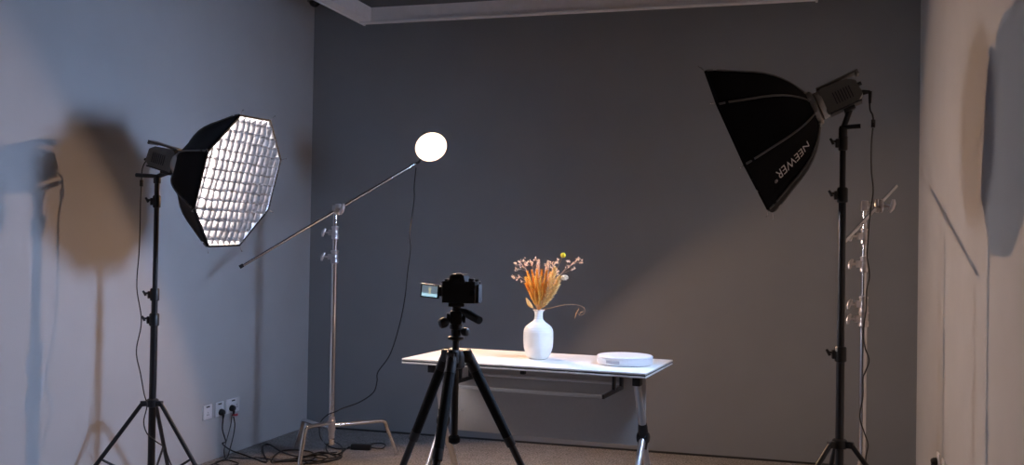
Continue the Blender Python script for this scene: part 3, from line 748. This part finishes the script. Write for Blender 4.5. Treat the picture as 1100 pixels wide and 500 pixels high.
# ------------------------------------------------------------------ camera on its tripod
TX, TY = -1.213, 3.401; HZ = (-1.2209, 3.3990, 0.8985)[2]
tri = thing('camera_tripod', 'black camera tripod with three splayed legs in front of the table', 'tripod', (TX, TY, 0))
hub = MB(); hub.lathe([(0.022, -0.045), (0.034, -0.038), (0.036, 0.0), (0.030, 0.018), (0.016, 0.024)], (TX, TY, HZ), (0, 0, 1), 24); hub.build('hub', BLACKP, tri)
ccol = MB(); ccol.tube([(TX, TY, HZ - 0.29), (TX, TY, HZ + 0.062)], 0.0125, 18); cc = ccol.build('centre_column', BLACKM, tri)
ce = MB(); ce.lathe([(0.010, -0.018), (0.02, -0.012), (0.021, 0.006), (0.014, 0.014)], (TX, TY, HZ - 0.298), (0, 0, 1), 18); ce.build('column_end', RUBBER, cc)
for i, ph in enumerate((-132, -12, 108)):
    q = math.radians(ph); d = V((CAM_R.x, CAM_R.y, 0)).normalized() * math.sin(q) - V((CAM_W.x, CAM_W.y, 0)).normalized() * math.cos(q)
    p0 = V((TX, TY, HZ)) + d * 0.048; p1 = V((TX, TY, 0.018)) + d * 0.50; ax = (p1 - p0).normalized()
    sh = MB(); Rm = to_rot(d, (0, 0, 1)); sh.box(V((TX, TY, HZ)) + d * 0.04, (0.035, 0.042, 0.046), Rm, 0.006); sh.tube([p0 - ax * 0.022, p0 + ax * 0.06], [0.019, 0.021], 16); 
    upr = MB(); upr.tube([p0 + ax * 0.03, p0 + ax * 0.36], [0.0195, 0.0175], 18); lg = upr.build('leg', RUBBER, tri)
    sh.build('shoulder', BLACKP, lg)
    lw = MB(); lw.tube([p0 + ax * 0.35, p0 + ax * 0.70], 0.0135, 16); lw.tube([p0 + ax * 0.69, p1], 0.0105, 14); lw.build('lower_section', BLACKM, lg)
    for t in (0.36, 0.70):
        lk = MB(); lk.tube([p0 + ax * (t - 0.026), p0 + ax * (t + 0.012)], 0.0185 if t < 0.5 else 0.0155, 16); lk.build('leg_lock', BLACKP, lg)
    ft = MB(); ft.tube([p1 - ax * 0.03, p1], [0.012, 0.016], 14); ft.ball(p1, (0.017, 0.017, 0.018)); ft.build('rubber_foot', RUBBER, lg)
    if i == 1:
        pl = MB(); nrm = d; pl.box(p0 + d * 0.022 + V((0, 0, -0.012)), (0.004, 0.024, 0.058), to_rot((d - V((0, 0, 0.35)).normalized() * -0.3), (0, 0, 1)), 0.001); pl.build('angle_lock', mat('lock_plate', (0.16, 0.15, 0.15), 0.4, metal=0.5), lg)['label'] = 'grey metal angle lock'
# pan head
PH = thing('pan_head', 'black three-way tripod head under the camera', 'tripod head', (TX, TY, HZ + 0.062))
pz = HZ + 0.062; TPV = V((TX, TY, 0))
def tp(dx, dy, z): return V((TX, TY, z)) + V((CAM_R.x, CAM_R.y, 0)) * dx + V((CAM_W.x, CAM_W.y, 0)) * dy
pm = MB(); pm.lathe([(0.016, -0.006), (0.030, 0.0), (0.030, 0.008), (0.019, 0.012), (0.019, 0.034), (0.024, 0.038), (0.024, 0.052), (0.015, 0.058)], (TX, TY, pz), (0, 0, 1), 24); pm.build('base', BLACKM, PH)
pm = MB(); pm.box((TX, TY, pz + 0.078), (0.046, 0.044, 0.052), to_rot(V((CAM_R.x, CAM_R.y, 0)), (0, 0, 1)), 0.010); pm.tube([tp(-0.034, 0, pz + 0.076), tp(0.034, 0, pz + 0.076)], 0.017, 16); pm.tube([tp(0, 0, pz + 0.095), tp(0, 0, pz + 0.118)], 0.016, 16); pm.build('tilt_block', BLACKP, PH)
pm = MB(); pm.box((TX, TY, pz + 0.1245), (0.058, 0.05, 0.013), to_rot(V((CAM_R.x, CAM_R.y, 0)), (0, 0, 1)), 0.003); pm.build('quick_release_plate', BLACKM, PH)
pm = MB(); pm.lathe([(0.010, 0.0), (0.016, 0.006), (0.019, 0.016), (0.018, 0.03), (0.010, 0.036)], tp(-0.028, -0.02, pz + 0.066), tp(-1, -0.3, -0.35) - tp(0, 0, 0), 18); pm.build('tilt_knob', BLACKP, PH)
pm = MB(); pm.lathe([(0.008, 0.0), (0.013, 0.006), (0.0155, 0.014), (0.0145, 0.026), (0.008, 0.030)], tp(0.02, -0.012, pz + 0.030), tp(1, -0.5, -0.1) - tp(0, 0, 0), 18); pm.build('pan_knob', BLACKP, PH)
pm = MB(); pm.tube([tp(0.016, -0.012, pz + 0.108), tp(0.030, -0.03, pz + 0.101), tp(0.050, -0.055, pz + 0.093), tp(0.088, -0.10, pz + 0.076)], [0.006, 0.012, 0.0155, 0.0140], 16); pm.build('pan_handle', RUBBER, PH)

CZ = pz + 0.131 + 0.0005
dirv = V((VL.x - TX, VL.y - TY, 0)).normalized()
cr = thing('digital_camera', 'black digital camera on the tripod with its screen swung out', 'camera', (TX + 0.014, TY + 0.003, CZ), math.atan2(dirv.y, dirv.x) - PI / 2)
cb = MB()   # body outline from above (x right, y forward), extruded up
ol = [(-0.066, -0.018), (-0.062, -0.024), (0.060, -0.024), (0.068, -0.014), (0.070, 0.02), (0.064, 0.044), (0.040, 0.046), (0.030, 0.026), (-0.060, 0.026), (-0.066, 0.018)]
cb.prism([(x, y, 0.0) for x, y in ol], (0, 0, 0.078)); body = cb.build('body', BLACKP, cr, local=True)
pm = MB(); pm.prism([(-0.036, -0.030, 0.072), (-0.032, -0.030, 0.098), (-0.024, -0.030, 0.104), (0.012, -0.030, 0.104), (0.020, -0.030, 0.098), (0.026, -0.030, 0.072)], (0, 0.066, 0)); pm.build('viewfinder_hump', BLACKP, cr, local=True)
pm = MB(); pm.box((-0.006, -0.031, 0.086), (0.034, 0.012, 0.022), None, 0.004); pm.build('eyecup', RUBBER, cr, local=True)
pm = MB(); pm.box((-0.006, 0.0, 0.1055), (0.02, 0.02, 0.003)); pm.build('hot_shoe', CHROME, cr, local=True)
for (x, y, rr, h) in ((0.042, -0.004, 0.011, 0.012), (0.058, 0.012, 0.008, 0.009), (-0.052, 0.0, 0.010, 0.008)):
    pm = MB(); pm.lathe([(rr, 0), (rr, h - 0.001), (rr - 0.001, h)], (x, y, 0.0775), (0, 0, 1), 24); pm.build('dial', BLACKM, cr, local=True)
pm = MB(); pm.lathe([(0.006, 0), (0.006, 0.004), (0.004, 0.006)], (0.052, 0.036, 0.077), (0, 0.2, 1), 16); pm.build('shutter_button', CHROME, cr, local=True)
for s in (-1, 1):
    pm = MB(); pm.tube([(s * 0.066, 0.0, 0.070), (s * 0.075, 0.0, 0.070)], 0.004, 10); pm.build('strap_lug', CHROME, cr, local=True)
pm = MB(); pm.lathe([(0.0365, 0.024), (0.0365, 0.034), (0.033, 0.036), (0.034, 0.04), (0.034, 0.092), (0.0365, 0.096), (0.0365, 0.104), (0.031, 0.104), (0.029, 0.09)], (-0.012, 0, 0.042), (0, 1, 0), 36); ln = pm.build('lens', BLACKP, cr, local=True)
pm = MB(); pm.lathe([(0.029, 0.089), (0.029, 0.091), (0.015, 0.0945), (0.001, 0.0955)], (-0.012, 0, 0.042), (0, 1, 0), 32); pm.build('front_glass', GLASSY, ln, local=True)
pm = MB(); pm.lathe([(0.0345, 0.05), (0.0355, 0.052), (0.0355, 0.078), (0.0345, 0.08)], (-0.012, 0, 0.042), (0, 1, 0), 36); pm.build('zoom_ring', RUBBER, ln, local=True)
pm = MB(); pm.box((0.052, -0.026, 0.038), (0.020, 0.004, 0.020), None, 0.002); pm.build('control_pad', RUBBER, cr, local=True)
pm = MB(); pm.box((0.0715, 0.004, 0.036), (0.005, 0.04, 0.066), None, 0.002); pm.build('side_grip', mat('grip_grey', (0.07, 0.07, 0.075), 0.5, noise=0.3, nscale=120), cr, local=True)
# swung-out screen, hinged on the left side
tilt = Matrix.Rotation(math.radians(4), 3, 'Y') @ Matrix.Rotation(math.radians(-6), 3, 'Z')
SC = V((-0.108, -0.026, 0.041))
pm = MB(); pm.box(SC, (0.074, 0.006, 0.050), tilt, 0.002); scr = pm.build('screen', BLACKP, cr, local=True)
pm = MB(); pm.box((-0.0685, -0.022, 0.040), (0.010, 0.012, 0.036), None, 0.003); pm.build('screen_hinge', BLACKP, cr, local=True)
def sp(x, z, k=0.0034): return SC + tilt @ V((x, -k, z))
E1 = emit('screen_backdrop', (0.10, 0.15, 0.19), 1.0); E2 = emit('screen_table', (0.42, 0.72, 0.85), 1.0); E3 = emit('screen_plant', (0.52, 0.47, 0.30), 1.0)
q = MB(); q.add([sp(-0.031, -0.020), sp(0.031, -0.020), sp(0.031, 0.020), sp(-0.031, 0.020)], [(0, 1, 2, 3)])
q.add([sp(-0.031, -0.020, 0.0036), sp(0.031, -0.020, 0.0036), sp(0.031, -0.010, 0.0036), sp(-0.031, -0.009, 0.0036)], [(0, 1, 2, 3)])
q.add([sp(-0.002, -0.013, 0.0038), sp(0.004, -0.013, 0.0038), sp(0.0045, -0.004, 0.0038), sp(0.002, 0.0, 0.0038), sp(0.007, 0.009, 0.0038), sp(0.003, 0.013, 0.0038), sp(0.001, 0.010, 0.0038), sp(-0.004, 0.014, 0.0038), sp(-0.005, 0.006, 0.0038), sp(0.0, 0.0, 0.0038), sp(-0.0025, -0.004, 0.0038)], [tuple(range(11))])
si = q.build('live_view', [E1, E2, E3], scr, local=True)
for i in range(3): si.data.polygons[i].material_index = i
# ------------------------------------------------------------------ ceiling rail frame and dome camera
fx0, fx1, fy1, fy0, fz = -2.819, 0.040, 6.006, 1.4, 2.743
RW, RH = 0.084, 0.094
fr = thing('ceiling_rail_frame', 'pale rectangular rail frame hanging under the dark ceiling', 'ceiling rail', ((fx0 + fx1) / 2, (fy0 + fy1) / 2, fz))
def rail(x0, y0, x1, y1, lip):
    b = MB(); b.box(((x0 + x1) / 2, (y0 + y1) / 2, fz + RH / 2 + 0.004), (x1 - x0, y1 - y0, RH - 0.004)); o = b.build('rail', RAILM, fr)
    l = MB(); l.box(lip[0], lip[1]); l.build('rail_lip', RAILE, o)
rail(fx0, fy1 - RW, fx1, fy1, (((fx0 + fx1) / 2, fy1 - RW - 0.004, fz + 0.004), (fx1 - fx0 + 0.01, 0.014, 0.012)))
rail(fx0, fy0, fx1, fy0 + RW, (((fx0 + fx1) / 2, fy0 + RW + 0.004, fz + 0.004), (fx1 - fx0 + 0.01, 0.014, 0.012)))
rail(fx0, fy0 + RW, fx0 + RW, fy1 - RW, ((fx0 + 0.001, (fy0 + fy1) / 2, fz + 0.004), (0.012, fy1 - fy0, 0.012)))
rail(fx1 - RW, fy0 + RW, fx1, fy1 - RW, ((fx1 - 0.001, (fy0 + fy1) / 2, fz + 0.004), (0.012, fy1 - fy0, 0.012)))
for x in (fx0 + RW / 2, fx1 - RW / 2):
    for y in (2.2, 4.6):
        h = MB(); h.tube([(x, y, fz + RH), (x, y, ZC)], 0.006, 10); h.build('hanger_rod', SILVERT, fr)

DC = V((-3.2384, 6.1000, 2.9465))
dc = thing('dome_camera', 'small black security dome in the back left ceiling corner', 'security camera', (DC.x, 6.10, ZC))
MB().lathe([(0.026, 0.0), (0.05, ZC - DC.z - 0.012), (0.05, ZC - DC.z)][::1], (DC.x, 6.10, ZC), (0, 0, -1), 32).build('mount', mat('mount_grey', (0.10, 0.10, 0.105), 0.5), dc)
MB().ball(DC, (0.038, 0.038, 0.036), 24, 14).build('dome', GLASSY, dc)

# ------------------------------------------------------------------ wall sockets
def socket(label, wall_x, y0, y1, z0, z1, sgn, pins, bar=True):
    """plate on a side wall; sgn is the direction off the wall"""
    yc, zc, th = (y0 + y1) / 2, (z0 + z1) / 2, 0.009
    r = thing('wall_socket', label, 'wall socket', (wall_x, yc, zc))
    MB().box((wall_x + sgn * th / 2, yc, zc), (th, y1 - y0, z1 - z0), None, 0.002).build('faceplate', SOCKM, r)
    if bar: MB().box((wall_x + sgn * (th + 0.0006), yc, zc + 0.031), (0.0016, 0.034, 0.008)).build('tag_strip', DARKP, r)
    for (py, pz_) in pins:
        s = MB()
        for (a, b) in ((0.0, 0.008), (-0.007, -0.006), (0.007, -0.006)): s.box((wall_x + sgn * (th + 0.0004), yc + py + a, zc + pz_ + b), (0.0014, 0.0026, 0.008))
        s.build('pin_slots', DARKP, r)
    return r
socket('white socket on the left wall with nothing plugged in, leftmost of three', XL, 5.082, 5.168, 0.2505, 0.3365, 1, [(0.0, -0.010)])
socket('middle white socket on the left wall, with a black plug in it', XL, 5.206, 5.292, 0.2505, 0.3365, 1, [(0.022, -0.012)])
socket('wide white double socket on the left wall, nearest the corner', XL, 5.322, 5.466, 0.2505, 0.3365, 1, [(-0.030, -0.012), (0.040, -0.008)])
socket('white socket low on the right wall with a black plug, nearer the back wall', XR, 5.240, 5.326, 0.235, 0.321, -1, [(0.02, -0.01)], False)
socket('white socket low on the right wall with nothing plugged in, nearer the viewer', XR, 5.045, 5.131, 0.243, 0.329, -1, [(0.0, -0.01)], False)

# ------------------------------------------------------------------ plugs and cables
def plug(mb, wx, sgn, y, z, tilt=0.0):
    mb.lathe([(0.017, 0.0), (0.0195, 0.003), (0.0195, 0.016), (0.016, 0.026), (0.010, 0.031)], (wx + sgn * 0.0095, y, z), (sgn, 0, -0.15), 20)
    mb.tube([(wx + sgn * 0.028, y, z - 0.004), (wx + sgn * 0.032, y, z - 0.022), (wx + sgn * 0.030, y, z - 0.040)], [0.009, 0.008, 0.005], 10)
def cord(name, label, pts, r, cat='cable', k=6, parts=()):
    P = [V(p) for p in pts]; t = thing(name, label, cat, P[0])
    MB().tube(P, r, 8, smooth_path=k).build('cable', CORD, t)
    return t
def fl(*pp): return [V(p) for p in pp]

FZ = 0.006
# cord from the middle socket
pA = [(XL + 0.030, 5.252, 0.238), (XL + 0.028, 5.252, 0.17), (XL + 0.045, 5.262, 0.10), (-3.3450, 5.2513, 0.0874), (-3.3350, 5.3280, 0.0345), (-3.2330, 5.3400, 0.0060), (-3.0313, 5.2229, 0.0060), (-3.1816, 5.4464, 0.0060), (-3.2985, 5.6449, 0.0060), (-3.2756, 5.6856, 0.0060), (-3.1146, 5.5314, 0.0060), (-2.9515, 5.4332, 0.0060), (-2.8797, 5.4749, 0.0060), (-2.8315, 5.5513, 0.0060), (-2.7770, 5.6311, 0.0060)]
t = cord('mains_cable', 'black power cord running from the middle wall socket to the tangle on the carpet', pA, 0.0042)
mb = MB(); plug(mb, XL, 1, 5.252, 0.276); mb.build('plug', BLACKP, t)
# cord from the double socket
pB = [(XL + 0.030, 5.366, 0.232), (XL + 0.028, 5.385, 0.18), (XL + 0.030, 5.37, 0.12), (XL + 0.035, 5.33, 0.05), (-3.3125, 5.2531, 0.0060), (-3.3003, 5.1749, 0.0060), (-3.3004, 5.1075, 0.0060), (-3.2080, 5.0505, 0.0060), (-3.1554, 5.1227, 0.0060), (-3.2259, 5.1760, 0.0060), (-3.2699, 5.1566, 0.0120), (-3.2896, 5.0719, 0.0060), (-3.2680, 4.9013, 0.0060), (-3.2559, 4.7608, 0.0060)]
t = cord('mains_cable', 'black power cord hanging from the wide double socket with a red tag', pB, 0.0036)
mb = MB(); plug(mb, XL, 1, 5.366, 0.283); mb.build('plug', BLACKP, t)
mb = MB(); mb.tube([(XL + 0.031, 5.372, 0.246), (XL + 0.031, 5.37, 0.235)], 0.011, 12); mb.box((XL + 0.034, 5.395, 0.238), (0.004, 0.022, 0.014), None, 0.001); mb.build('tag', REDT, t)['label'] = 'red tag'
# second thin lead from the double socket
pC = [(XL + 0.026, 5.356, 0.245), (XL + 0.020, 5.352, 0.18), (XL + 0.022, 5.31, 0.10), (XL + 0.03, 5.27, 0.04), (-3.2967, 5.2186, 0.0030), (-3.2996, 5.2731, 0.0030), (-3.2064, 5.2657, 0.0060), (-3.1268, 5.3214, 0.0065), (-2.9734, 5.2719, 0.0060), (-2.8967, 5.3559, 0.0060)]
cord('thin_lead', 'thin dark lead dropping behind the cords of the wide double socket', pC, 0.0025)
# right wall plug
pD = [(XR - 0.030, 5.285, 0.245), (XR - 0.032, 5.284, 0.18), (XR - 0.03, 5.25, 0.06), (XR - 0.05, 5.2, 0.006), (XR - 0.2, 5.0, 0.006), (XR - 0.32, 4.9, 0.006)]
t = cord('mains_cable', 'black power cord plugged in low on the right wall', pD, 0.004)
mb = MB(); plug(mb, XR, -1, 5.285, 0.279); mb.build('plug', BLACKP, t)

# round lamp's cable down to the black adapter
pE = [V((-2.2932, 5.6550, 1.7722)), (-2.2972, 5.6400, 1.6575), (-2.2876, 5.6200, 1.5770), (-2.2870, 5.5800, 1.4515), (-2.2768, 5.5300, 1.3610), (-2.2651, 5.5200, 1.2721), (-2.2804, 5.5200, 1.1386), (-2.2913, 5.5100, 0.9833), (-2.3197, 5.5000, 0.8168), (-2.3763, 5.5000, 0.6426), (-2.4526, 5.5000, 0.5333), (-2.4576, 5.5000, 0.4774), (-2.4715, 5.4800, 0.4126), (-2.5520, 5.4600, 0.3524), (-2.6221, 5.3800, 0.3242), (-2.6418, 5.3350, 0.3106), (-2.7007, 5.3450, 0.2862), (-2.7758, 5.4100, 0.2323), (-2.8078, 5.4500, 0.1788), (-3.0497, 5.9485, 0.0100), (-2.9218, 5.7906, 0.0060), (-2.8212, 5.7200, 0.0060), (-2.7734, 5.7539, 0.0060), (-2.7180, 5.7590, 0.0120)]
cord('lamp_cable', 'thin black cable hanging in a wavy line from the round lamp', pE, 0.0034)
AD = V((-2.6804, 5.7750, 0.0000)); ad = thing('power_adapter', 'black power adapter brick lying on the carpet beside the chrome stand', 'power adapter', AD)
Ra = to_rot(V((0.985, 0.16, 0)), (0, 0, 1))
MB().box(AD + V((0, 0, 0.0185)), (0.125, 0.052, 0.034), Ra, 0.005).build('brick', BLACKP, ad)
mb = MB(); mb.tube(spline([AD + V((0.06, 0.01, 0.018)), AD + V((0.085, 0.02, 0.012))] + fl((-2.5609, 5.8357, 0.0060), (-2.5920, 5.9501, 0.0060), (-2.6495, 5.9764, 0.0060), (-2.6872, 5.9294, 0.0060), (-2.6844, 5.8665, 0.0060)), 6), 0.0034, 8); mb.build('output_lead', CORD, ad)
mb = MB(); mb.tube(spline([AD + V((-0.06, -0.01, 0.018)), AD + V((-0.09, -0.014, 0.008))] + fl((-2.7433, 5.6144, 0.0060), (-2.7664, 5.5471, 0.0060), (-2.8612, 5.6589, 0.0060), (-2.9273, 5.7881, 0.0120), (-2.9297, 5.8842, 0.0120), (-2.8317, 5.7933, 0.0120), (-2.7322, 5.6172, 0.0120), (-2.7015, 5.5043, 0.0080), (-2.7503, 5.4294, 0.0080), (-2.8279, 5.4358, 0.0120), (-2.8625, 5.5378, 0.0120), (-2.7668, 5.5350, 0.0140), (-2.6893, 5.5172, 0.0120), (-2.6808, 5.4380, 0.0060), (-2.7395, 5.3608, 0.0060), (-2.8331, 5.3525, 0.0060), (-2.9195, 5.3749, 0.0060)), 6), 0.0036, 8); mb.build('input_lead', CORD, ad)
# loose coil in the tangle
pF = fl((-3.0190, 5.2546, 0.0060), (-3.0859, 5.4249, 0.0060), (-3.0860, 5.5261, 0.0120), (-3.0132, 5.5691, 0.0120), (-2.9078, 5.5395, 0.0140), (-2.8228, 5.4378, 0.0120), (-2.8098, 5.3315, 0.0120), (-2.8788, 5.2782, 0.0120), (-2.9670, 5.2608, 0.0060), (-2.9872, 5.2101, 0.0120), (-2.9251, 5.2952, 0.0160), (-2.8641, 5.4098, 0.0200), (-2.8453, 5.5532, 0.0160), (-2.7365, 5.4870, 0.0200), (-2.6716, 5.4192, 0.0160), (-2.6949, 5.3210, 0.0120), (-2.7740, 5.2643, 0.0120), (-2.8656, 5.3553, 0.0140), (-2.8248, 5.4533, 0.0200), (-2.7383, 5.4296, 0.0200), (-2.7385, 5.3586, 0.0120), (-2.8053, 5.2552, 0.0060))
cord('extension_cable', 'loosely coiled black cable lying round the near foot of the chrome stand', pF, 0.0042)

# left lamp's cable
cs = atL(0.190, 0.012, -0.032)
yy = 4.20
pG = [cs, cs + V((-0.012, -0.004, -0.02)), (-3.1533, 4.1900, 1.6416), (-3.1545, 4.1900, 1.5818), (-3.1501, 4.1800, 1.4939), (-3.1501, 4.1800, 1.3837), (-3.1520, 4.1800, 1.2461), (-3.1534, 4.1700, 1.0677), (-3.1225, 4.1700, 0.9044), (-3.1483, 4.1700, 0.7574), (-3.1138, 4.1600, 0.6463), (-3.0826, 4.1500, 0.5496), (-3.0580, 4.1400, 0.4984), (-3.0746, 4.1400, 0.4207), (-3.0547, 4.1400, 0.3635), (-3.0084, 4.1500, 0.3245), (-2.9801, 4.1700, 0.2958), (-2.9684, 4.2000, 0.2276), (-2.9938, 4.3000, 0.1131), (-3.0336, 4.4072, 0.0060), (-3.1315, 4.5806, 0.0060), (-3.2069, 4.7324, 0.0060)]
t = cord('lamp_cable', 'black cable hanging beside the left light stand from its lamp', pG, 0.0030)
mb = MB(); fp = V((-3.1545, 4.1900, 1.5818)); mb.tube([fp + V((0, 0, 0.016)), fp + V((0, 0, -0.016))], 0.0085, 12); mb.build('ferrite_bead', BLACKP, t)
# right lamp's cable, laid over the short boom arm
cs = atR(0.205, 0.012, -0.028)
pH = [cs, (0.2377, 4.2500, 1.8799), (0.2492, 4.2600, 1.8528), (0.2526, 4.2800, 1.8213), (0.2532, 4.4000, 1.7504), (0.2671, 4.6200, 1.6627), (0.2829, 4.7400, 1.5759), (0.2773, 4.8000, 1.4989), (0.2739, 4.8600, 1.4284), (0.2752, 4.9500, 1.3565), (0.2780, 5.0600, 1.2818), (0.2946, 5.1500, 1.1864), (0.2826, 5.1500, 1.1135), (0.2814, 5.1500, 1.0228), (0.2716, 5.1500, 0.9362), (0.2751, 5.1500, 0.8457), (0.2969, 5.1500, 0.7742), (0.2804, 5.1500, 0.7146), (0.2700, 5.1500, 0.6823), (0.2709, 5.1500, 0.5963), (0.2570, 5.1400, 0.4975), (0.2738, 5.0900, 0.4350), (0.2914, 5.0600, 0.3793), (0.2804, 5.0300, 0.3135), (0.2829, 4.9800, 0.2103), (0.3216, 5.2510, 0.0060), (0.3610, 5.1935, 0.0060), (0.4251, 5.3626, 0.0060)]
t = cord('lamp_cable', 'black wavy cable running down past the right chrome boom stand from the lamp', pH, 0.0034)
mb = MB(); fp = V((0.2526, 4.2800, 1.8213)); mb.tube([fp + V((0, 0, 0.016)), fp + V((0, 0, -0.016))], 0.0085, 12); mb.build('ferrite_bead', BLACKP, t)
mb = MB(); mb.tube([V(cs), V(cs).lerp(V((0.2377, 4.2500, 1.8799)), 0.7)], [0.008, 0.0055], 12); mb.build('plug', BLACKP, t)
